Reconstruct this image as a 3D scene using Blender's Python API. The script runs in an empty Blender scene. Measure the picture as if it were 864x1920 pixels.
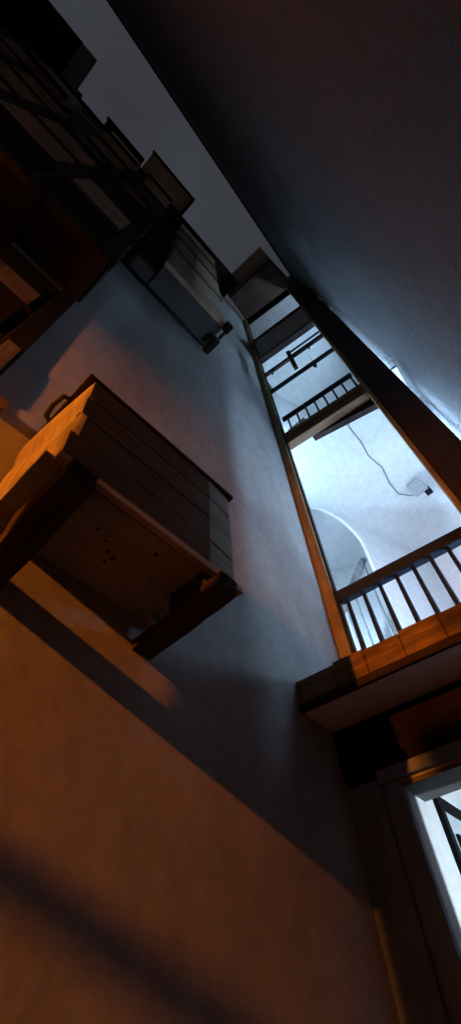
import bpy, bmesh, math, random
from mathutils import Vector, Matrix
random.seed(7)
S = bpy.context.scene
C = S.collection

# ------------------------------------------------------------------ camera, sky, sun, exposure
cam_d = bpy.data.cameras.new('camera')
cam = bpy.data.objects.new('camera', cam_d); C.objects.link(cam); S.camera = cam
right = Vector((0.6835, -0.7282, -0.0503)); down = Vector((0.5816, 0.585, -0.5653))
right.normalize(); down = (down - right*down.dot(right)).normalized(); fwd = right.cross(down)
cam.matrix_world = Matrix(((right.x, -down.x, -fwd.x, 0), (right.y, -down.y, -fwd.y, 0),
                           (right.z, -down.z, -fwd.z, 0), (0, 0, 0, 1)))
cam_d.sensor_fit = 'VERTICAL'; cam_d.sensor_height = 36.0; cam_d.lens = 36.0*911.37/1920
cam_d.clip_start = 0.02; cam_d.clip_end = 2000

W = bpy.data.worlds.new('World'); S.world = W; W.use_nodes = True
nt = W.node_tree; nt.nodes.clear()
sky = nt.nodes.new('ShaderNodeTexSky'); sky.sky_type = 'NISHITA'; sky.sun_disc = False
sky.sun_elevation = math.radians(2.0); sky.sun_rotation = math.radians(200)
sky.dust_density = 3.0
hs = nt.nodes.new('ShaderNodeHueSaturation'); hs.inputs['Saturation'].default_value = 0.50; hs.inputs['Hue'].default_value = 0.54
bg = nt.nodes.new('ShaderNodeBackground'); bg.inputs['Strength'].default_value = 0.115
wo = nt.nodes.new('ShaderNodeOutputWorld')
nt.links.new(sky.outputs[0], hs.inputs['Color'])
wt = nt.nodes.new('ShaderNodeTexCoord'); wn = nt.nodes.new('ShaderNodeTexNoise'); wn.inputs['Scale'].default_value = 3.5; wn.inputs['Detail'].default_value = 5
wr = nt.nodes.new('ShaderNodeMapRange'); wr.inputs[1].default_value = .3; wr.inputs[2].default_value = .7; wr.inputs[3].default_value = .82; wr.inputs[4].default_value = 1.3
wm = nt.nodes.new('ShaderNodeVectorMath'); wm.operation = 'SCALE'
nt.links.new(wt.outputs['Generated'], wn.inputs['Vector']); nt.links.new(wn.outputs[0], wr.inputs[0])
nt.links.new(hs.outputs[0], wm.inputs[0]); nt.links.new(wr.outputs[0], wm.inputs['Scale']); nt.links.new(wm.outputs[0], bg.inputs['Color'])
nt.links.new(bg.outputs[0], wo.inputs['Surface'])

sun_d = bpy.data.lights.new('sun', 'SUN'); sun_d.energy = 0.002; sun_d.angle = math.radians(8); sun_d.color = (1, .9, .8)
sun = bpy.data.objects.new('sun', sun_d); C.objects.link(sun)
sun.rotation_euler = (math.radians(88), 0, math.radians(-20))

S.view_settings.view_transform = 'Standard'; S.view_settings.look = 'None'
S.view_settings.gamma = 1.0; S.view_settings.exposure = 0.0; S.view_settings.use_curve_mapping = False
S.render.engine = 'CYCLES'
S.render.filter_size = 1.8
S.cycles.max_bounces = 8; S.cycles.diffuse_bounces = 5
S.cycles.sample_clamp_indirect = 4.0

# light strengths (inferred lamps, plus tubes added to brighten the right wall)
LANTERN = 2800.0
TUBE1, TUBE2, FILL3, LAMP1, LAMP2, LAMP3 = 340.0, 150.0, 120.0, 7.5, 12.0, 9.0  # third tube is added to brighten the right wall
FILL4 = 270.0  # screened tubes, added to brighten the right wall
STAIR = 120.0
ROOM = 210.0

# ------------------------------------------------------------------ materials
def new_mat(name):
    m = bpy.data.materials.new(name); m.use_nodes = True
    n = m.node_tree.nodes; b = n['Principled BSDF']
    return m, m.node_tree, b
def ramp(t, fac, stops):
    r = t.nodes.new('ShaderNodeValToRGB'); cr = r.color_ramp
    while len(cr.elements) < len(stops): cr.elements.new(0.5)
    for e, (p, c) in zip(cr.elements, stops): e.position = p; e.color = (*c, 1)
    t.links.new(fac, r.inputs[0]); return r
def noise(t, scale, detail=6, rough=.6, stretch=None, w=0):
    tc = t.nodes.new('ShaderNodeTexCoord'); mp = t.nodes.new('ShaderNodeMapping')
    if stretch: mp.inputs['Scale'].default_value = stretch
    mp.inputs['Location'].default_value = (w, w*1.3, w*.7)
    t.links.new(tc.outputs['Object'], mp.inputs[0])
    n = t.nodes.new('ShaderNodeTexNoise'); n.inputs['Scale'].default_value = scale
    n.inputs['Detail'].default_value = detail; n.inputs['Roughness'].default_value = rough
    t.links.new(mp.outputs[0], n.inputs['Vector']); return n
def mix_mul(t, a, b, fac=1.0):
    m = t.nodes.new('ShaderNodeMixRGB'); m.blend_type = 'MULTIPLY'; m.inputs[0].default_value = fac
    t.links.new(a, m.inputs[1]); t.links.new(b, m.inputs[2]); return m
def bump(t, b, h, strength, dist):
    bp = t.nodes.new('ShaderNodeBump'); bp.inputs['Strength'].default_value = strength
    bp.inputs['Distance'].default_value = dist
    t.links.new(h, bp.inputs['Height']); t.links.new(bp.outputs[0], b.inputs['Normal'])
def plaster(name, c, var=.16, bs=.5, bd=.01, rough=.9, big=1.1):
    m, t, b = new_mat(name)
    lo = tuple(x*(1-var) for x in c); hi = tuple(min(1, x*(1+var*.6)) for x in c)
    n1 = noise(t, big, 8, .65); r1 = ramp(t, n1.outputs[0], [(.3, lo), (.68, hi)])
    n2 = noise(t, 14, 8, .7, w=3); r2 = ramp(t, n2.outputs[0], [(.3, (.84, .84, .84)), (.62, (1, 1, 1))])
    mm = mix_mul(t, r1.outputs[0], r2.outputs[0])
    if var > .12:
        n4 = noise(t, 1.0, 7, .7, stretch=(4, 4, .7), w=11); r4 = ramp(t, n4.outputs[0], [(.32, (.84, .83, .82)), (.56, (1, 1, 1))])
        mm = mix_mul(t, mm.outputs[0], r4.outputs[0])
    t.links.new(mm.outputs[0], b.inputs['Base Color'])
    n3 = noise(t, 9, 10, .68, w=7); bump(t, b, n3.outputs[0], bs, bd)
    b.inputs['Roughness'].default_value = rough; b.inputs['Specular IOR Level'].default_value = .2
    return m
def wood(name, c, axis=2, rough=.7, bs=.5, contrast=.5):
    m, t, b = new_mat(name)
    st = [14, 14, 14]; st[axis] = .9
    lo = tuple(x*(1-contrast) for x in c); hi = tuple(min(1, x*1.25) for x in c)
    n1 = noise(t, 2.2, 9, .7, stretch=st); r1 = ramp(t, n1.outputs[0], [(.28, lo), (.7, hi)])
    n2 = noise(t, 3.0, 5, .6, w=5); r2 = ramp(t, n2.outputs[0], [(.3, (.6, .58, .56)), (.62, (1, 1, 1))])
    mm = mix_mul(t, r1.outputs[0], r2.outputs[0]); t.links.new(mm.outputs[0], b.inputs['Base Color'])
    bump(t, b, n1.outputs[0], bs, .006)
    b.inputs['Roughness'].default_value = rough; b.inputs['Specular IOR Level'].default_value = .08
    return m
def plain(name, c, rough=.5, metal=0.0):
    m, t, b = new_mat(name)
    n1 = noise(t, 30, 5, .6); r1 = ramp(t, n1.outputs[0], [(.3, tuple(x*.75 for x in c)), (.7, c)])
    t.links.new(r1.outputs[0], b.inputs['Base Color'])
    b.inputs['Roughness'].default_value = rough; b.inputs['Metallic'].default_value = metal; b.inputs['Specular IOR Level'].default_value = .12
    return m
def glow(name, c, s):
    m, t, b = new_mat(name)
    b.inputs['Base Color'].default_value = (*c, 1)
    b.inputs['Emission Color'].default_value = (*c, 1); b.inputs['Emission Strength'].default_value = s
    return m

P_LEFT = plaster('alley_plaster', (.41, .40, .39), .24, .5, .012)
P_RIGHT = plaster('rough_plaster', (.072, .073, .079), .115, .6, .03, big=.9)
P_WHITE = plaster('white_plaster', (.80, .80, .79), .02, .12, .004)
P_LILAC = plaster('stair_plaster', (.55, .55, .57), .04, .2, .004)
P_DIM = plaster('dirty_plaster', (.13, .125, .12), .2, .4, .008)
P_GREY = plaster('grey_plaster', (.38, .36, .35), .15, .4, .008)
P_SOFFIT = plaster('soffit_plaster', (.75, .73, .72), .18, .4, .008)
COBBLE = plaster('paving', (.09, .082, .075), .3, .9, .03, .8, 5)
WD_X = wood('brown_wood_x', (.075, .05, .035), 0)
WD_Y = wood('brown_wood_y', (.17, .105, .065), 1)
WD_Z = wood('brown_wood_z', (.07, .045, .033), 2)
OLD_X = wood('weathered_wood_x', (.20, .145, .10), 0, .75, .6, .45)
OLD_Y = wood('weathered_wood_y', (.06, .04, .03), 1, .75, .7, .6)
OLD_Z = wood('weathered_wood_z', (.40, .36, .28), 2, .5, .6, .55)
LT_Y = wood('honey_wood_y', (.24, .16, .07), 1, .7, .9, .8)
LT_Z = wood('honey_wood_z', (.27, .22, .11), 2, .6, .5, .5)
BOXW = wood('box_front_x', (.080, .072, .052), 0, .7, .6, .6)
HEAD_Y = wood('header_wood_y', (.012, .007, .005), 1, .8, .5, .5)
LIT_BOARD = wood('lit_board_z', (.22, .17, .11), 2, .7, .6, .7)  # lighter wood: lantern light on the shutter put into the colour
BROWN_Y = wood('roof_board_y', (.10, .062, .048), 1, .7, .5, .4)
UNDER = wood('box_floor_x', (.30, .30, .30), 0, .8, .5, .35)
END_LIT = wood('box_end_lit_x', (.50, .42, .35), 0, .75, .6, .45)  # far end of the box front, lighter: gallery light put into the colour
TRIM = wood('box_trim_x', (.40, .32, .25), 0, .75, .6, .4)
DARK_Z = wood('stained_wood_z', (.034, .032, .034), 2, .6, .5, .5)
DARK_X = wood('stained_wood_x', (.045, .030, .024), 0, .65, .5, .5)
DARK_Y = wood('stained_wood_y', (.03, .02, .018), 1, .65, .5, .5)
TAN_X = wood('tan_boards_x', (.72, .54, .38), 0, .75, .5, .4)
TAN_Z = wood('tan_boards_z', (.72, .54, .36), 2, .75, .5, .4)
SLATE = wood('slate_paint_z', (.17, .22, .32), 2, .6, .3, .25)
IRON = plain('iron', (.03, .03, .032), .55, .4)
RAIL = wood('rail_paint_y', (.022, .034, .055), 1, .55, .3, .3)
ROOMC = (.68, .85, 1.0)
GREY = plain('grey_plastic', (.42, .42, .43), .5)
BLACK = plain('black_plastic', (.008, .008, .009), .85)
WIRE = plain('wire', (.22, .22, .22), .6)
GLASS_D = plain('dark_pane', (.012, .012, .014), .5)
SHUT = wood('shutter_wood_z', (.022, .016, .012), 2, .7, .5, .5)
PAPER = plain('paper', (.62, .68, .72), .8)
COOL = (.45, .70, 1.0)

# ------------------------------------------------------------------ helpers (everything is given in world metres)
GA = math.radians(7.36); GO = Vector((2.33, 1.1, 0))
def gl(x, y, z=0):        # gallery frame -> world
    return Vector((GO.x + x*math.cos(GA) - y*math.sin(GA), GO.y + x*math.sin(GA) + y*math.cos(GA), z))
def hexa(bm, pts):        # 8 points: bottom ring of four, top ring of four
    v = [bm.verts.new(p) for p in pts]
    for f in ((3, 2, 1, 0), (4, 5, 6, 7), (0, 1, 5, 4), (1, 2, 6, 5), (2, 3, 7, 6), (3, 0, 4, 7)):
        bm.faces.new([v[i] for i in f])
    return v
def box(bm, x0, x1, y0, y1, z0, z1):
    if x0 > x1: x0, x1 = x1, x0
    if y0 > y1: y0, y1 = y1, y0
    if z0 > z1: z0, z1 = z1, z0
    return hexa(bm, [(x0, y0, z0), (x1, y0, z0), (x1, y1, z0), (x0, y1, z0), (x0, y0, z1), (x1, y0, z1), (x1, y1, z1), (x0, y1, z1)])
def gbox(bm, x0, x1, y0, y1, z0, z1):
    if x0 > x1: x0, x1 = x1, x0
    if y0 > y1: y0, y1 = y1, y0
    q = [(x0, y0), (x1, y0), (x1, y1), (x0, y1)]
    return hexa(bm, [gl(*p, z0) for p in q] + [gl(*p, z1) for p in q])
def prism(bm, q, z0, z1):
    n = len(q); a = [bm.verts.new((x, y, z0)) for x, y in q]; b = [bm.verts.new((x, y, z1)) for x, y in q]
    bm.faces.new(a[::-1]); bm.faces.new(b)
    for i in range(n): bm.faces.new([a[i], a[(i+1) % n], b[(i+1) % n], b[i]])
def tube(bm, pts, r, seg=8, r1=None):
    pts = [Vector(p) for p in pts]; rings = []
    for i, p in enumerate(pts):
        d = (pts[min(i+1, len(pts)-1)] - pts[max(i-1, 0)]).normalized()
        u = d.orthogonal().normalized() if i == 0 else (u - d*u.dot(d)).normalized()
        w = d.cross(u); rr = r if r1 is None else r + (r1-r)*i/(len(pts)-1)
        rings.append([bm.verts.new(p + (u*math.cos(2*math.pi*k/seg) + w*math.sin(2*math.pi*k/seg))*rr) for k in range(seg)])
    for a, b in zip(rings, rings[1:]):
        for k in range(seg): bm.faces.new([a[k], a[(k+1) % seg], b[(k+1) % seg], b[k]])
    bm.faces.new(rings[0][::-1]); bm.faces.new(rings[-1])
def lathe(bm, o, prof, seg=20):
    rings = []
    for r, z in prof:
        rings.append([bm.verts.new((o[0]+r*math.cos(2*math.pi*k/seg), o[1]+r*math.sin(2*math.pi*k/seg), o[2]+z)) for k in range(seg)])
    for a, b in zip(rings, rings[1:]):
        for k in range(seg): bm.faces.new([a[k], a[(k+1) % seg], b[(k+1) % seg], b[k]])
    bm.faces.new(rings[0][::-1]); bm.faces.new(rings[-1])
def wpos(o):
    p = Vector(o.location)
    while o.parent: o = o.parent; p += Vector(o.location)
    return p
def obj(name, bm, mat, parent=None, bev=0.0, smooth=False, at=None):
    org = wpos(parent) if parent else Vector(at or (0, 0, 0))
    for v in bm.verts: v.co -= org
    bmesh.ops.recalc_face_normals(bm, faces=bm.faces)
    me = bpy.data.meshes.new(name); bm.to_mesh(me); bm.free()
    if smooth:
        for p in me.polygons: p.use_smooth = True
    me.materials.append(mat)
    o = bpy.data.objects.new(name, me); C.objects.link(o)
    if parent: o.parent = parent
    else: o.location = org
    if bev:
        md = o.modifiers.new('bevel', 'BEVEL'); md.width = bev; md.segments = 2; md.limit_method = 'ANGLE'
    return o
def thing(name, label, cat, loc, group=None):
    o = bpy.data.objects.new(name, None); C.objects.link(o); o.location = loc; o.empty_display_size = .1
    return tag(o, label, cat, group)
def tag(o, label, cat, group=None):
    o['label'] = label; o['category'] = cat
    if group: o['group'] = group
    return o
def B(name, mat, parent, *a, bev=0.0, fn=box):
    bm = bmesh.new(); fn(bm, *a); return obj(name, bm, mat, parent, bev)
def G(name, mat, parent, *a, bev=0.0): return B(name, mat, parent, *a, bev=bev, fn=gbox)

ZG = -1.45
# ------------------------------------------------------------------ ground
bm = bmesh.new(); v = [bm.verts.new(p) for p in ((-60, -60, ZG), (60, -60, ZG), (60, 60, ZG), (-60, 60, ZG))]; bm.faces.new(v)
o = obj('ground', bm, COBBLE); o['kind'] = 'structure'

# ------------------------------------------------------------------ left building
LB = thing('house', 'tall house with pale plaster wall and dark jettied wooden bays on the left', 'building', (-1.2, 1.3, ZG))
B('wall', P_LEFT, LB, -7, 2.40, 1.1, 1.5, ZG-.1, 10.9)

def bay(x0, x1, y0, z0, z1, mat_front):
    body = B('jettied_bay', mat_front, LB, x0, x1, y0, 1.12, z0, z1)
    return body
# near bay, bottom 5 m above the alley
b1 = bay(-3.0, -.07, .755, 3.58, 10.9, DARK_X)
for z in (3.56, 4.55, 5.6, 6.7, 7.9, 9.3, 10.4): B('rail', WD_X, b1, -3.02, -.055, .735, .80, z, z+.14, bev=.006)
for x in (-.13, -.78, -1.45, -2.15, -2.85):
    B('post', WD_Z, b1, x-.06, x+.06, .738, .80, 3.705, 10.88, bev=.006)
for (xa, xb, za, zb, m) in ((-.70, -.21, 4.75, 5.55, TAN_X), (-1.37, -.86, 4.75, 5.55, TAN_X), (-2.07, -1.53, 5.78, 6.65, TAN_Z), (-1.37, -.86, 5.78, 6.65, TAN_Z),
                            (-2.07, -1.53, 6.88, 7.85, TAN_Z), (-2.75, -2.23, 5.78, 7.85, TAN_Z), (-2.07, -1.53, 4.75, 5.55, TAN_X), (-1.37, -.86, 8.15, 9.2, TAN_X), (-2.75, -2.23, 8.1, 9.2, TAN_Z)):
    bm = bmesh.new(); n = 4
    for k in range(n):
        if m is TAN_Z: box(bm, xa+(xb-xa)*k/n+.004, xa+(xb-xa)*(k+1)/n-.004, .746, .765, za, zb)
        else: box(bm, xa, xb, .746, .765, za+(zb-za)*k/n+.004, za+(zb-za)*(k+1)/n-.004)
    obj('board_panel', bm, m, b1, .003)
for (xa, xb, za, zb) in ((-1.37, -.86, 6.92, 7.82), (-.70, -.21, 5.85, 6.6)):
    bm = bmesh.new()
    for q in ((xa, xa+.05, za, zb), (xb-.05, xb, za, zb), (xa+.05, xb-.05, za, za+.05), (xa+.05, xb-.05, zb-.05, zb), ((xa+xb)/2-.02, (xa+xb)/2+.02, za+.05, zb-.05)):
        box(bm, q[0], q[1], .728, .765, q[2], q[3])
    f = obj('window', bm, WD_Z, b1, .004)
    B('pane', GLASS_D, f, xa+.04, xb-.04, .748, .758, za+.04, zb-.04)
for x in (-2.6, -2.1, -1.6, -1.1, -.62, -.14): B('joist', DARK_Y, b1, x-.05, x+.05, .72, 1.1, 3.46, 3.56, bev=.006)

for (xa, xb, ya, za, zb, m) in ((-1.42, -.82, .60, 9.5, 10.35, TAN_X), (-.66, -.24, .64, 7.05, 7.75, OLD_X), (-2.3, -1.75, .62, 8.1, 9.1, OLD_Z), (-.62, -.12, .58, 9.9, 10.6, TAN_X)):
    kb = B('box_bay', m, b1, xa, xb, ya, .737, za, zb, bev=.01)
    B('edge_board', DARK_X, kb, xa-.015, xb+.015, ya-.015, ya+.03, za-.025, za+.05)
# far bay, higher and shallower
b2 = bay(.27, 1.14, .765, 5.62, 10.9, TAN_X)
B('recess', WD_X, b2, -.02, .268, .91, 1.12, 5.66, 10.88)
for z, m in ((5.60, TAN_X), (6.95, OLD_X), (8.3, WD_X), (9.6, WD_X)): B('rail', m, b2, .255, 1.155, .745, .80, z, z+.10, bev=.005)
for (xa, xb, za, zb) in ((.30, 1.10, 5.75, 6.9), (.31, .60, 7.1, 8.25), (.64, 1.1, 7.1, 8.25), (.30, 1.1, 8.45, 9.55)):
    bm = bmesh.new()
    for k in range(4): box(bm, xa, xb, .752, .775, za+(zb-za)*k/4+.005, za+(zb-za)*(k+1)/4-.005)
    obj('board_panel', bm, TAN_X, b2, .003)
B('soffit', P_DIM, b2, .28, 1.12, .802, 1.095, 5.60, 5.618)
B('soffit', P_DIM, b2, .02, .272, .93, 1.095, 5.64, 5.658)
bm = bmesh.new(); tube(bm, [(0.0, 1.07, 5.57), (.5, 1.07, 5.56), (1.17, 1.07, 5.55)], .018, 8)
tube(bm, [(1.17, 1.07, 5.55), (1.19, .95, 5.57), (1.17, .84, 5.53), (1.19, .72, 5.58)], .02, 8)
obj('edge_pipe', bm, IRON, b2, smooth=True)
bm = bmesh.new()
box(bm, 1.12, 1.2, .70, .80, 5.50, 5.64); box(bm, 1.12, 1.2, .90, 1.1, 5.46, 5.55)
obj('bracket', bm, DARK_Y, b2, .008)

# eaves and what hangs over them
rf = B('eaves', DARK_X, LB, -7, 1.78, .715, 1.55, 10.9, 11.06)
def loft(x0, x1, y0, z0, z1, mat):
    lb = B('loft_bay', mat, LB, x0, x1, y0, 1.2, z0, z1, bev=.01)
    bm = bmesh.new()
    box(bm, x0-.02, x1+.02, y0-.02, y0+.03, z0-.03, z0+.06); box(bm, x1-.04, x1+.025, y0+.03, .70, z0-.03, z0+.06)
    obj('edge_board', bm, DARK_X, lb)
    return lb
loft(-.86, .15, .335, 11.065, 12.0, TAN_X)
loft(-1.72, -.93, .56, 11.065, 11.5, DARK_X)
loft(-4.4, -2.64, .12, 11.065, 12.6, DARK_X)
B('roof', DARK_X, LB, -7, 1.8, .80, 1.6, 12.65, 12.8)
for x in (-2.5, -2.25, -2.0): B('rafter', WD_Y, rf, x-.05, x+.05, .62+.1*random.random(), .714, 10.94, 11.03, bev=.005)
B('gutter', IRON, rf, -7, 1.7, .685, .712, 10.92, 10.99)

# shuttered window under the near bay
bm = bmesh.new()
box(bm, -.19, -.09, 1.078, 1.1, 1.88, 3.44); box(bm, -1.15, -1.05, 1.078, 1.1, 1.88, 3.44)
box(bm, -1.05, -.19, 1.078, 1.1, 3.33, 3.44)
wf = obj('window', bm, SHUT, LB, .004)
B('sill', OLD_X, wf, -2.2, 0.0, 1.068, 1.1, 1.80, 1.877, bev=.004)
bm = bmesh.new()
for (xa, xb) in ((-.60, -.195), (-1.045, -.61), (-1.6, -1.16), (-2.05, -1.61)):
    box(bm, xa, xb, 1.092, 1.1, 1.885, 3.325)
    for (za, zb) in ((1.93, 2.3), (2.38, 2.78), (2.86, 3.27)): box(bm, xa+.05, xb-.05, 1.083, 1.093, za, zb)
obj('shutter', bm, SHUT, wf, .004)
B('lit_patch', LIT_BOARD, wf, -.50, -.24, 1.076, 1.082, 2.86, 3.10, bev=.003)  # added board, coloured as a lantern-lit patch of the shutter
B('lit_patch', LIT_BOARD, wf, -.172, -.105, 1.072, 1.077, 1.95, 2.34, bev=.003)  # added board, coloured as a lantern-lit patch of the jamb

# ------------------------------------------------------------------ wooden box on the left wall
WB = thing('wall_box', 'weathered wooden box on two timber brackets, high on the left plaster wall', 'wall box', (.55, 1.1, 1.25))
Z0, Z1 = 1.262, 1.862
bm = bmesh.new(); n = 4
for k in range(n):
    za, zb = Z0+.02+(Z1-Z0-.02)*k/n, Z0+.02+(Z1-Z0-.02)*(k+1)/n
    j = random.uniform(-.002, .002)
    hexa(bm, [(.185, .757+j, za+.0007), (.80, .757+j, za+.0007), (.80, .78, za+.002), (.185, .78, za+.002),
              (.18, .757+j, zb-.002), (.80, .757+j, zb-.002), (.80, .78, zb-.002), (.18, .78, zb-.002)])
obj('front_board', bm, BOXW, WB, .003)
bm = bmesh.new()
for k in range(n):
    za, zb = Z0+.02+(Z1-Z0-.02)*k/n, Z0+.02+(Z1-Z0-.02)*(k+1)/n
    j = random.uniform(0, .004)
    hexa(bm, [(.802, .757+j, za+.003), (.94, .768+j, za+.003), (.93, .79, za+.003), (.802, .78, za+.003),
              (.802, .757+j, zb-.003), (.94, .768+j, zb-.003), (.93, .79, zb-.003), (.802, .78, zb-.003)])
obj('plank_panel', bm, END_LIT, WB, .003)
# bulging side facing the street lantern
bm = bmesh.new(); rows = []
for i in range(11):
    t = i/10; y = .757+(1.098-.757)*t; r = []
    for k in range(15):
        s = k/14; z = Z0+.004+(Z1-Z0-.008)*s
        x = .184 - .036*t - .012*abs(math.sin(math.pi*2*s)) - .004*math.sin(7*s+4*t)
        r.append(bm.verts.new((x, y, z)))
    rows.append(r)
for a, b in zip(rows, rows[1:]):
    for k in range(14): bm.faces.new([a[k], a[k+1], b[k+1], b[k]])
fr = [bm.verts.new((.21, p.co.y, p.co.z)) for p in rows[0]]; bk = [bm.verts.new((.21, p.co.y, p.co.z)) for p in rows[-1]]
for k in range(14): bm.faces.new([rows[0][k], fr[k], fr[k+1], rows[0][k+1]]); bm.faces.new([rows[-1][k], rows[-1][k+1], bk[k+1], bk[k]])
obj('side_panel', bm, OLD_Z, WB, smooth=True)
B('side_panel', OLD_Z, WB, .91, .93, .795, 1.098, Z0+.003, Z1-.003, bev=.003)
bm = bmesh.new(); tube(bm, [(.165, .99, 1.80), (.128, .98, 1.81), (.12, .93, 1.83), (.13, .88, 1.84), (.17, .87, 1.84)], .011, 8)
obj('handle', bm, IRON, WB, smooth=True)
# floor of the box with knot holes
bm = bmesh.new()
box(bm, .15, .938, .776, 1.097, Z0-.012, Z0+.012)
fl = obj('bottom_panel', bm, UNDER, WB, .002)
bm = bmesh.new()
for (x, y) in ((.47, .90), (.50, .93), (.53, .94), (.52, .97), (.68, .92), (.83, .88), (.86, .83), (.62, .83), (.42, .88)):
    r = random.uniform(.005, .010)
    bm = bmesh.new(); lathe(bm, (x, y, Z0-.0145), [(r, 0), (r*.9, .006)], 9); obj('knot', bm, OLD_Y, fl)
B('edge_trim', TRIM, WB, .178, .955, .748, .772, Z0-.014, Z0+.019, bev=.003)
B('lid', DARK_X, WB, .15, .955, .748, 1.098, Z1, Z1+.022, bev=.004)
def bracket(x0, x1, gap_out, drop=0.0):
    bm = bmesh.new()
    hexa(bm, [(x0, .688, 1.115), (x1, .692, 1.118), (x1, 1.1, 1.105-drop), (x0, 1.1, 1.105-drop), (x0+.004, .68, 1.17), (x1-.002, .685, 1.172), (x1, 1.1, 1.145-drop*.5), (x0, 1.1, 1.145-drop*.5)])
    bmesh.ops.subdivide_edges(bm, edges=bm.edges[:], cuts=5, use_grid_fill=True)
    for v in bm.verts: v.co += Vector((random.uniform(-.003, .003), 0, random.uniform(-.004, .004)))
    br = obj('bracket', bm, OLD_Y, WB)
    bm = bmesh.new()
    zi = 1.172-drop*.5
    hexa(bm, [(x0+.004, .755, 1.172), (x1-.004, .755, 1.172), (x1-.004, gap_out, zi), (x0+.004, gap_out, zi),
              (x0+.01, .775, 1.248), (x1-.01, .775, 1.248), (x1-.006, gap_out-.003, 1.248), (x0+.006, gap_out-.003, 1.248)])
    obj('packing_block', bm, OLD_Y, br, .006)
    if x0 > .5: B('strut', OLD_Z, br, x0+.02, x0+.05, 1.03, 1.065, 1.150, 1.249, bev=.003)
    return br
bracket(.20, .29, 1.012, .085); bracket(.765, .85, .93)

# ------------------------------------------------------------------ right building
RB = thing('house', 'tall house with a dark rough plaster wall leaning over the alley on the right', 'building', (-.5, -1.2, ZG))
def ry(x, z): return -.375 + .077*(x-2.4) + .00323*max(0, z-3.5)**2
bm = bmesh.new(); NX, NZ = 46, 56; gr = []
for i in range(NX+1):
    x = -8 + (5.6+8)*i/NX; col = []
    for k in range(NZ+1):
        z = ZG-.1 + (11.0-ZG+.1)*k/NZ
        w = .006*math.sin(1.7*x+.9*z) + .004*math.sin(3.1*z-2.3*x) if k < NZ else 0
        col.append(bm.verts.new((x, ry(x, z)-.006+w*.6, z)))
    gr.append(col)
for a, b in zip(gr, gr[1:]):
    for k in range(NZ): bm.faces.new([a[k], b[k], b[k+1], a[k+1]])
f2 = []
for i in (0, NX):
    x = gr[i][0].co.x; f2.append((bm.verts.new((x, -2.2, ZG-.1)), bm.verts.new((x, -2.2, 11.0))))
bm.faces.new([gr[0][k] for k in range(NZ+1)] + [f2[0][1], f2[0][0]])
bm.faces.new([gr[NX][k] for k in range(NZ, -1, -1)] + [f2[1][0], f2[1][1]])
bm.faces.new([c[NZ] for c in gr] + [f2[1][1], f2[0][1]])
bm.faces.new([f2[0][0], f2[0][1], f2[1][1], f2[1][0]])
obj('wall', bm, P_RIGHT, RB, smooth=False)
bm = bmesh.new()
hexa(bm, [(-8, ry(-8, 11)+.02, 11.003), (5.6, ry(5.6, 11)+.02, 11.003), (5.6, -2.2, 11.003), (-8, -2.2, 11.003),
          (-8, ry(-8, 11)+.02, 11.09), (5.6, ry(5.6, 11)+.02, 11.09), (5.6, -2.2, 11.6), (-8, -2.2, 11.6)])
obj('roof', bm, DARK_X, RB)

# ------------------------------------------------------------------ gallery house across the end of the alley
GH = thing('gallery_house', 'timber galleried house with lit white rooms closing the end of the alley', 'building', (2.6, .4, ZG))
# oblique wall: u runs from the right-hand corner to the left along D2, v is the depth behind its face
A0 = Vector((3.8, 1.05, 0)); D2 = Vector((-.954, .298, 0)).normalized(); N2 = Vector((.298, .954, 0)).normalized()
def ow(u, v, z): p = A0 + D2*u + N2*v; return (p.x, p.y, z)
def oblock(u0, u1, z0, z1, v0=0.0, v1=.12): hexa(bm, [ow(u0, v0, z0), ow(u1, v0, z0), ow(u1, v1, z0), ow(u0, v1, z0), ow(u0, v0, z1), ow(u1, v0, z1), ow(u1, v1, z1), ow(u0, v1, z1)])
# first floor edge beam, with worn joints
bm = bmesh.new(); ys = [.10, -.13, -.29, -.47, -.66, -.80, -.97, -1.15, -1.50]
for a, b in zip(ys, ys[1:]):
    j = random.uniform(-.004, .004); gbox(bm, -.585+j, -.44, b+.0006, a-.0006, 1.318+j, 1.474+random.uniform(-.010, .005))
beam = obj('edge_beam', bm, LT_Y, GH, .006)
G('drip_board', DARK_Y, beam, -.594, -.575, .10, -1.5, 1.296, 1.335)
G('floor', WD_Y, GH, -.438, 2.7, .45, -1.55, 1.34, 1.475)
G('soffit', P_SOFFIT, GH, -.573, .02, .10, -1.5, 1.302, 1.3165)
# ground floor front
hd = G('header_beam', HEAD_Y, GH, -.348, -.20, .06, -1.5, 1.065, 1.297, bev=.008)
bm = bmesh.new(); gbox(bm, -.33, -.18, -.70, -1.5, ZG-.05, 1.063); gbox(bm, -.33, -.18, -.698, -.20, .992, 1.062)
obj('front_wall', bm, P_GREY, GH)
bm = bmesh.new()
gbox(bm, -.352, -.20, .055, -.108, ZG-.05, 1.03); gbox(bm, -.345, -.30, -.122, -.20, ZG-.05, 1.0)
gbox(bm, -.352, -.332, -.108, -.80, 1.005, 1.06); gbox(bm, -.352, -.31, -.698, -.79, ZG-.05, 1.0); gbox(bm, -.335, -.3, -.106, -.124, ZG-.05, 1.0)
obj('door_frame', bm, SLATE, GH, .006)
G('door_lintel', P_DIM, GH, -.328, -.14, -.203, -.697, .975, .990)
# ground floor room
bm = bmesh.new()
prism(bm, [(2.066, .868), (5.2, .868), (5.2, 1.05), (2.066, 1.05)], ZG-.05, 1.335)
gbox(bm, 2.3, 2.4, .0, -1.6, ZG-.05, 1.335)
obj('room_wall', bm, P_WHITE, GH)
G('room_ceiling', P_WHITE, GH, -.178, 2.3, .1, -1.5, 1.303, 1.333)
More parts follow.
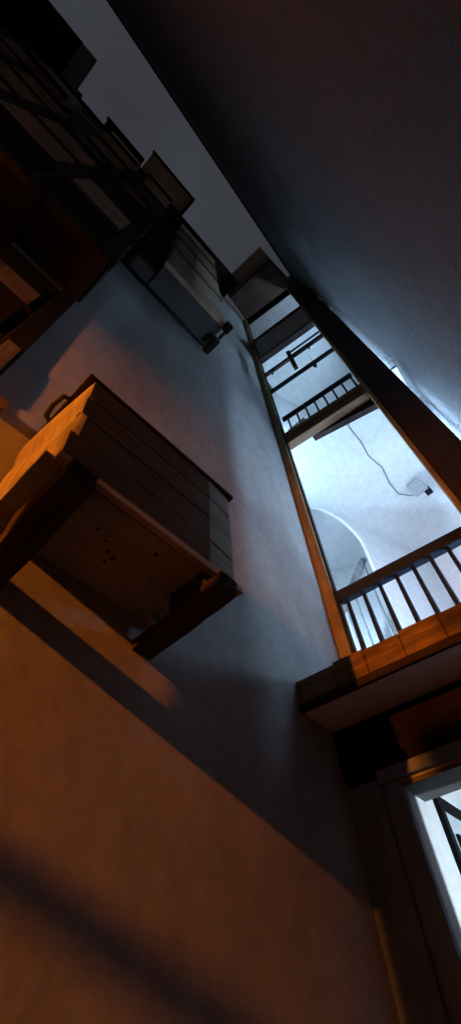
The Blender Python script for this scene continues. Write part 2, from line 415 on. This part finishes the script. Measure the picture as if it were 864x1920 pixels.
# posts
po = G('post', LT_Z, GH, -.03, .055, .005, -.072, 1.479, 10.5, bev=.006)
G('edge_strip', DARK_Z, po, .0, .045, -.074, -.088, 1.479, 10.4)
pl = G('pillar', DARK_Z, GH, .0, .07, -1.105, -1.385, 1.479, 11.3, bev=.01)
G('edge_strip', LT_Z, pl, -.012, .068, -1.065, -1.102, 1.479, 10.4, bev=.005)

def rail(z0, z1, x0, x1): return G('handrail', RAIL, GH, x0, x1, -.09, -1.062, z0, z1, bev=.008)
h1 = rail(2.37, 2.46, -.01, .06)
for k in range(8):
    y = -.14-.122*k
    bm = bmesh.new()
    a, b = gl(.027, y, 1.479), gl(.027, y, 2.369)
    tube(bm, [a, a.lerp(b, .3), a.lerp(b, .6), b], .023, 8, .014)
    obj('baluster', bm, RAIL, h1, smooth=True)
# second floor
s2 = G('edge_beam', WD_Y, GH, .0, .10, -.076, -1.062, 4.79, 5.04, bev=.006)
G('drip_board', LT_Y, s2, -.012, .0, -.09, -1.06, 4.93, 5.02, bev=.004)
bm = bmesh.new()
hexa(bm, [gl(.105, -.35, 4.80), gl(.17, -.35, 4.80), gl(.17, -1.3, 4.62), gl(.105, -1.3, 4.62),
          gl(.105, -.35, 4.86), gl(.17, -.35, 4.86), gl(.17, -1.3, 4.86), gl(.105, -1.3, 4.86)])
obj('wedge_board', bm, DARK_Y, s2)
h2 = rail(5.60, 5.665, .10, .145)
for k in range(8):
    y = -.16-.125*k
    bm = bmesh.new(); a, b = gl(.122, y, 5.03), gl(.122, y, 5.60); tube(bm, [a, a.lerp(b, .5), b], .016, 8, .012)
    obj('baluster', bm, RAIL, h2, smooth=True)
G('floor', WD_Y, GH, .10, 2.7, .45, -1.45, 4.985, 5.035)
# tie beams of the top gallery
G('tie_beam', RAIL, GH, .005, .045, -.09, -1.062, 6.36, 6.43, bev=.004)
t3 = G('tie_beam', DARK_Y, GH, .005, .05, .0, -1.062, 7.05, 7.13, bev=.004)
G('tie_beam', RAIL, GH, .03, .05, -.56, -1.062, 7.32, 7.36)
G('short_post', WD_Z, t3, .0, .055, -.50, -.56, 6.62, 7.35, bev=.004)
for y in (-.18, -.80): G('peg', DARK_Z, t3, .01, .04, y, y-.03, 6.97, 7.05)
# upper wall band, top room front, roof box
G('fascia', P_GREY, GH, .03, .12, -.076, -1.062, 7.9, 8.88)
for z in (7.83, 8.88): G('tie_beam', DARK_Y, GH, .0, .10, -.074, -1.063, z, z+.07, bev=.005)
bm = bmesh.new(); gbox(bm, 1.3, 1.4, .3, -1.5, 8.95, 10.56); oblock(-1.4, 1.42, 10.502, 10.56); obj('room_wall', bm, P_WHITE, GH)
G('room_ceiling', P_GREY, GH, .13, 1.4, .05, -1.45, 10.50, 10.55)
G('floor', WD_Y, GH, .125, 1.3, .02, -1.45, 8.80, 8.87)
bm = bmesh.new(); prism(bm, [(1.80, .98), (2.36, 1.05), (2.5, -.06), (1.84, -.06)], 10.57, 10.60)
rb = obj('roof_soffit', bm, BROWN_Y, GH)
bm = bmesh.new()
for k in range(4): 
    za = 10.57+.5*k
    hexa(bm, [(1.79, 1.0, za), (1.83, -.07, za), (1.87, -.07, za), (1.83, 1.0, za), (1.79, 1.0, za+.49), (1.83, -.07, za+.49), (1.87, -.07, za+.49), (1.83, 1.0, za+.49)])
obj('roof_front', bm, BROWN_Y, rb, .006)
bm = bmesh.new(); prism(bm, [(1.9, 1.12), (5.2, 1.5), (5.4, -.30), (1.9, -.06)], 12.4, 12.55); obj('roof', bm, DARK_X, GH)
# first floor room: far wall, ceiling with cove, arched opening in the left wall
bm = bmesh.new(); gbox(bm, 2.55, 2.7, .6, -1.5, 1.476, 4.98); obj('room_wall', bm, P_WHITE, GH)
bm = bmesh.new(); gbox(bm, .02, 2.7, .70, -1.45, 4.943, 4.98); obj('room_ceiling', bm, P_WHITE, GH)
UC, AZ, AR, ZT = .52, 4.26, .405, 4.98
bm = bmesh.new()
oblock(-1.4, UC-AR, 1.476, ZT, 0, .035); oblock(UC+AR, 1.42, 1.476, ZT, 0, .035)
NA = 28; P = [(UC-AR*math.cos(math.pi*k/NA), AZ+AR*math.sin(math.pi*k/NA)) for k in range(NA+1)]
for (ua, za), (ub, zb) in zip(P, P[1:]):
    hexa(bm, [ow(ua, 0, za), ow(ub, 0, zb), ow(ub, .035, zb), ow(ua, .035, za), ow(ua, 0, ZT), ow(ub, 0, ZT), ow(ub, .035, ZT), ow(ua, .035, ZT)])
bmesh.ops.remove_doubles(bm, verts=bm.verts[:], dist=1e-4)
seen = {}
for f in bm.faces[:]: seen.setdefault(frozenset(f.verts), []).append(f)
bmesh.ops.delete(bm, geom=[f for fs in seen.values() if len(fs) > 1 for f in fs], context='FACES_ONLY')
obj('arched_wall', bm, P_WHITE, GH)
bm = bmesh.new(); r = .26; NC = 14
pr = [(r - r*math.sin(math.pi/2*k/NC), r - r*math.cos(math.pi/2*k/NC)) for k in range(NC+1)]
cs = [[bm.verts.new(ow(u, -.0015-a, 4.9428-b)) for a, b in pr] for u in (-1.35, 1.4)]
for i in range(NC): bm.faces.new([cs[0][i], cs[0][i+1], cs[1][i+1], cs[1][i]])
obj('cove', bm, P_WHITE, GH, smooth=True)
# stairwell seen through the arch
bm = bmesh.new(); prism(bm, [(4.46, 1.06), (4.56, 1.10), (3.75, 2.75), (3.65, 2.70)], 1.476, 4.70)
prism(bm, [(2.45, 2.7), (3.7, 2.7), (3.7, 2.8), (2.45, 2.8)], 1.476, 4.70); prism(bm, [(2.42, 1.62), (2.5, 1.60), (2.5, 2.8), (2.42, 2.8)], 1.476, 4.70)
obj('stairwell_wall', bm, P_WHITE, GH)
bm = bmesh.new(); q = [ow(-.9, .037, 0)[:2], ow(1.42, .037, 0)[:2], (2.42, 2.8), (3.7, 2.8)]; prism(bm, q, 4.70, 4.75); obj('stairwell_ceiling', bm, P_LILAC, GH)
bm = bmesh.new(); prism(bm, q, 1.40, 1.47); obj('stairwell_floor', bm, WD_Y, GH)
sr = bmesh.new(); a, b = Vector((3.80, 1.20, 4.18)), Vector((3.36, 1.94, 2.74))
tube(sr, [a, b], .04, 8); STAIRW = wood('stair_wood_z', (.30, .29, .29), 2); st = obj('stair_rail', sr, STAIRW, GH, smooth=True)
for t, l in ((.02, 1.9), (.14, 1.8), (.27, 1.7), (.41, 1.6), (.56, 1.4), (.75, 1.1), (.95, 1.0)):
    p = a.lerp(b, t); bm = bmesh.new(); tube(bm, [p, p - Vector((0, 0, l))], .013, 8); obj('stair_baluster', bm, STAIRW, st)
# second floor room
bm = bmesh.new(); gbox(bm, 2.2, 2.35, .4, -1.5, 5.036, 8.9); oblock(-1.4, 1.42, 5.037, 10.5)
obj('room_wall', bm, P_WHITE, GH)
G('room_ceiling', P_WHITE, GH, .125, 2.3, .05, -1.45, 8.2, 8.26)
bm = bmesh.new(); prism(bm, [(2.75, 1.12), (3.05, 1.12), (3.05, .86), (2.75, .86)], 5.9, 5.93)
for v in bm.verts: v.co.z += (v.co.x-2.75)*.9
obj('stair_soffit', bm, P_GREY, GH)

# ------------------------------------------------------------------ inferred lamps and added fill tubes
def bulb_lamp(name, label, p, mount, strength, r=.045, shade=True, color=COOL):
    t = thing(name, label, 'lamp', mount, 'cool lamps of the gallery house')
    bm = bmesh.new(); bmesh.ops.create_uvsphere(bm, u_segments=16, v_segments=10, radius=r)
    for v in bm.verts: v.co += Vector(p)
    obj('bulb', bm, glow(name+'_glow', color, strength), t, smooth=True)
    bm = bmesh.new(); d = (Vector(mount)-Vector(p)); e = Vector(p)+d.normalized()*(r+.002)
    tube(bm, [e, Vector(mount)], .014, 8); obj('holder', bm, GREY, t)
    if shade:
        bm = bmesh.new(); lathe(bm, (p[0], p[1], p[2]+r+.012), [(r*1.6, 0), (r*1.2, .012)], 16); obj('shade', bm, GREY, t)
    return t
def tube_lamp(label, p, length, strength, wall, along=(0, 0, 1), group='cool tube lamps of the gallery house', color=COOL):
    # p is one end of the tube, wall is the direction towards its mount
    p = Vector(p); d = Vector(along).normalized(); w = Vector(wall).normalized(); w = (w - d*w.dot(d)).normalized(); s_ = d.cross(w)
    t = thing('tube_lamp', label, 'tube lamp', p + w*.045, group)
    bm = bmesh.new(); tube(bm, [p, p+d*length], .016, 12); obj('tube', bm, glow('tube_glow', color, strength), t, smooth=True)
    def bar(a0, a1, w0, w1, h):
        bm = bmesh.new(); q = [w*w0+s_*h, w*w0-s_*h, w*w1-s_*h, w*w1+s_*h]
        hexa(bm, [p+d*a0+c for c in q] + [p+d*a1+c for c in q]); return bm
    obj('batten', bar(-.02, length+.02, .03, .05, .022), GREY, t)
    for a0 in (-.021, length+.001): obj('end_cap', bar(a0, a0+.02, -.018, .0295, .02), GREY, t)
    return t
tube_lamp('long level cool tube lamp low on the right wall behind the pillar, first floor gallery', (2.80, -.17, 1.95), .75, TUBE1, (-.077, -1, 0), (1, .05, 0))
tube_lamp('upright cool white tube lamp on the right wall behind the pillar, second floor gallery', (3.1, -.185, 6.6), 1.0, TUBE2, (0, -1, 0))
tube_lamp('tall upright cool tube lamp added to brighten the right wall close behind the pillar, first floor gallery', (2.80, -.215, 2.3), 2.2, FILL3, (0, -1, 0))  # added tube for the bright strip of wall beside the pillar
t4 = tube_lamp('tall upright tube lamp and reflector added to brighten the right wall, first floor gallery', (3.22, -.225, 1.75), 2.9, FILL4, (0, -1, 0))  # added tube, aimed at the right wall only
B('reflector', GREY, t4, 3.12, 3.34, -.195, -.192, 1.70, 4.70)  # added sheet, blocks this tube's light towards the left wall
t5 = tube_lamp('tall upright tube lamp and reflector added to brighten the right wall, second floor gallery', (3.22, -.195, 5.2), 2.4, FILL4, (0, -1, 0))  # same added tube one floor up
B('reflector', GREY, t5, 3.12, 3.34, -.165, -.162, 5.15, 7.65)  # added sheet, screens the left wall from the upper tube
c = ow(1.2, -.10, 0); m_ = ow(1.2, .0, 0)
bulb_lamp('wall_lamp', 'bare cool white bulb on the oblique wall left of the arch, first floor gallery', (c[0], c[1], 4.3), (m_[0], m_[1], 4.3), LAMP1*100, .03, False)
bulb_lamp('wall_lamp', 'bare cool white bulb on the white left wall, second floor gallery', (c[0], c[1], 6.5), (m_[0], m_[1], 6.5), LAMP2*100, .03, False)
bulb_lamp('wall_lamp', 'cool white bulb with small shade in the stairwell behind the arch', (2.75, 2.2, 2.5), (2.502, 2.2, 2.5), STAIR*100, .03, True)
bulb_lamp('wall_lamp', 'dim cool bulb on the wall behind the pillar, room under the roof', (2.85, -.10, 9.6), (2.85, ry(2.85, 9.6)+.005, 9.6), LAMP3*100, .03, False)
p = gl(-.128, -1.32); w = gl(-1, 0) - gl(0, 0)
tube_lamp('upright cool tube lamp inside the ground floor room beside the doorway', (p.x, p.y, -.1), .95, ROOM, w, (0, 0, 1), color=ROOMC)
# street lantern behind the viewer on the left wall
LP = (-3.5, .56, 2.0)
sl = thing('street_lantern', 'orange sodium street lantern on an iron arm from the left wall', 'street lamp', (-3.5, 1.1, 2.2))
bm = bmesh.new(); bmesh.ops.create_uvsphere(bm, u_segments=16, v_segments=10, radius=.032)
for v in bm.verts: v.co += Vector(LP)
obj('bulb', bm, glow('sodium_glow', (1.0, .235, .015), LANTERN*10), sl, smooth=True)
bm = bmesh.new(); lathe(bm, LP, [(.17, .046), (.165, .056), (.06, .15), (.02, .2)], 20)
bmesh.ops.rotate(bm, cent=LP, matrix=Matrix.Rotation(math.radians(9), 3, 'X'), verts=bm.verts); obj('hood', bm, IRON, sl)
bm = bmesh.new(); tube(bm, [(-3.5, 1.1, 2.16), (-3.5, .9, 2.25), (-3.5, .7, 2.27), (-3.5, .56, 2.195)], .014, 8); obj('arm', bm, IRON, sl)
bm = bmesh.new(); box(bm, -3.68, -3.24, LP[1]-.052, LP[1]-.047, 1.86, 2.09); obj('light_shield', bm, IRON, sl)  # added plate that keeps lantern light off the right wall
bm = bmesh.new(); box(bm, -3.56, -3.44, 1.085, 1.1, 2.05, 2.28); obj('wall_plate', bm, IRON, sl)

# short flagpole added out of view to cast the soft streak on the wall
fp = bmesh.new(); tube(fp, [(-2.5, 1.1, 1.20), (-1.8, .875, 1.245), (-1.1, .65, 1.29)], .024, 10, .014)
tag(obj('pole', fp, WD_X, None, smooth=True, at=(-2.5, 1.1, 1.2)), 'short bare wooden flagpole added to cast a streak of shade, slanting out of the left wall', 'pole')

# blank sign board hanging from an arm on the right wall, unseen, added to block lantern light from the door
sb = thing('light_blocker', 'blank dark wooden sign board added to block lantern light, on an iron arm on the right wall', 'blocker', (-1.5, ry(-1.5, 1.7), 1.78))
bm = bmesh.new(); P_ = [(-.55, 1.05), (.762, 1.05), (.762, 1.60), (.625, 1.60), (.625, 1.695), (-.55, 1.695)]  # outline stepped to shade the header but not the box front
fr = [bm.verts.new((-1.515, y, z)) for y, z in P_]; bk = [bm.verts.new((-1.485, y, z)) for y, z in P_]
bm.faces.new(fr); bm.faces.new(bk[::-1])
for i in range(6): bm.faces.new([fr[i], fr[(i+1) % 6], bk[(i+1) % 6], bk[i]])
obj('board', bm, WD_Y, sb, .004)
bm = bmesh.new(); tube(bm, [(-1.5, ry(-1.5, 1.7), 1.78), (-1.5, .5, 1.78)], .012, 8)
for y in (-.4, .4): tube(bm, [(-1.5, y, 1.69), (-1.5, y, 1.78)], .006, 6)
obj('arm', bm, IRON, sb)

# ------------------------------------------------------------------ small things
# flood light and wire on the first floor ceiling
fl = thing('ceiling_light', 'small grey unlit floodlight under the white first floor ceiling beside the pillar', 'light', (3.9, .25, 4.945))
bm = bmesh.new(); hexa(bm, [(3.78, .20, 4.80), (3.98, .18, 4.78), (3.99, .36, 4.78), (3.79, .38, 4.80), (3.80, .22, 4.87), (3.96, .20, 4.87), (3.97, .34, 4.87), (3.81, .36, 4.87)])
obj('housing', bm, GREY, fl, .012)
bm = bmesh.new(); box(bm, 4.0, 4.08, .17, .25, 4.79, 4.86); obj('sensor', bm, BLACK, fl, .008)
bm = bmesh.new(); tube(bm, [(3.88, .28, 4.87), (3.88, .28, 4.945)], .012, 8); obj('stem', bm, GREY, fl)
bm = bmesh.new()
pts = [(2.56, .36, 4.90), (2.75, .42, 4.938), (3.0, .43, 4.938), (3.2, .47, 4.936), (3.45, .44, 4.936), (3.7, .50, 4.93), (3.9, .50, 4.92), (4.02, .40, 4.90), (4.03, .28, 4.86)]
tube(bm, pts, .006, 6); tag(obj('cable', bm, WIRE, None, smooth=True, at=(3.2, .47, 4.936)), 'thin grey cable winding across the white ceiling to the floodlight', 'cable')
# pendant in the top gallery
pn = thing('pendant_socket', 'small dark empty lamp socket hanging on a cord in the upper gallery', 'lamp socket', (2.98, .42, 8.2))
bm = bmesh.new(); tube(bm, [(2.98, .42, 8.2), (2.98, .42, 7.72)], .004, 6); obj('cord', bm, WIRE, pn)
bm = bmesh.new(); lathe(bm, (2.98, .42, 7.58), [(.018, 0), (.03, .04), (.028, .10), (.012, .14)], 12); obj('socket', bm, BLACK, pn, smooth=True)
# picture in the ground floor room
pf = thing('picture', 'black framed picture on the white wall inside the ground floor doorway', 'picture', (2.7, .873, .4))
bm = bmesh.new()
for q in ((2.31, 3.03, .99, 1.03), (2.31, 3.03, -.10, -.06), (2.31, 2.35, -.06, .99), (2.99, 3.03, -.06, .99)): box(bm, q[0], q[1], .845, .871, q[2], q[3])
obj('frame', bm, BLACK, pf, .003)
bm = bmesh.new()
for q in ((2.42, 2.92, .87, .90), (2.42, 2.92, .05, .08), (2.42, 2.45, .08, .87), (2.89, 2.92, .08, .87)): box(bm, q[0], q[1], .854, .866, q[2], q[3])
obj('inner_frame', bm, BLACK, pf)
B('print', PAPER, pf, 2.345, 2.995, .867, .870, -.065, .995)
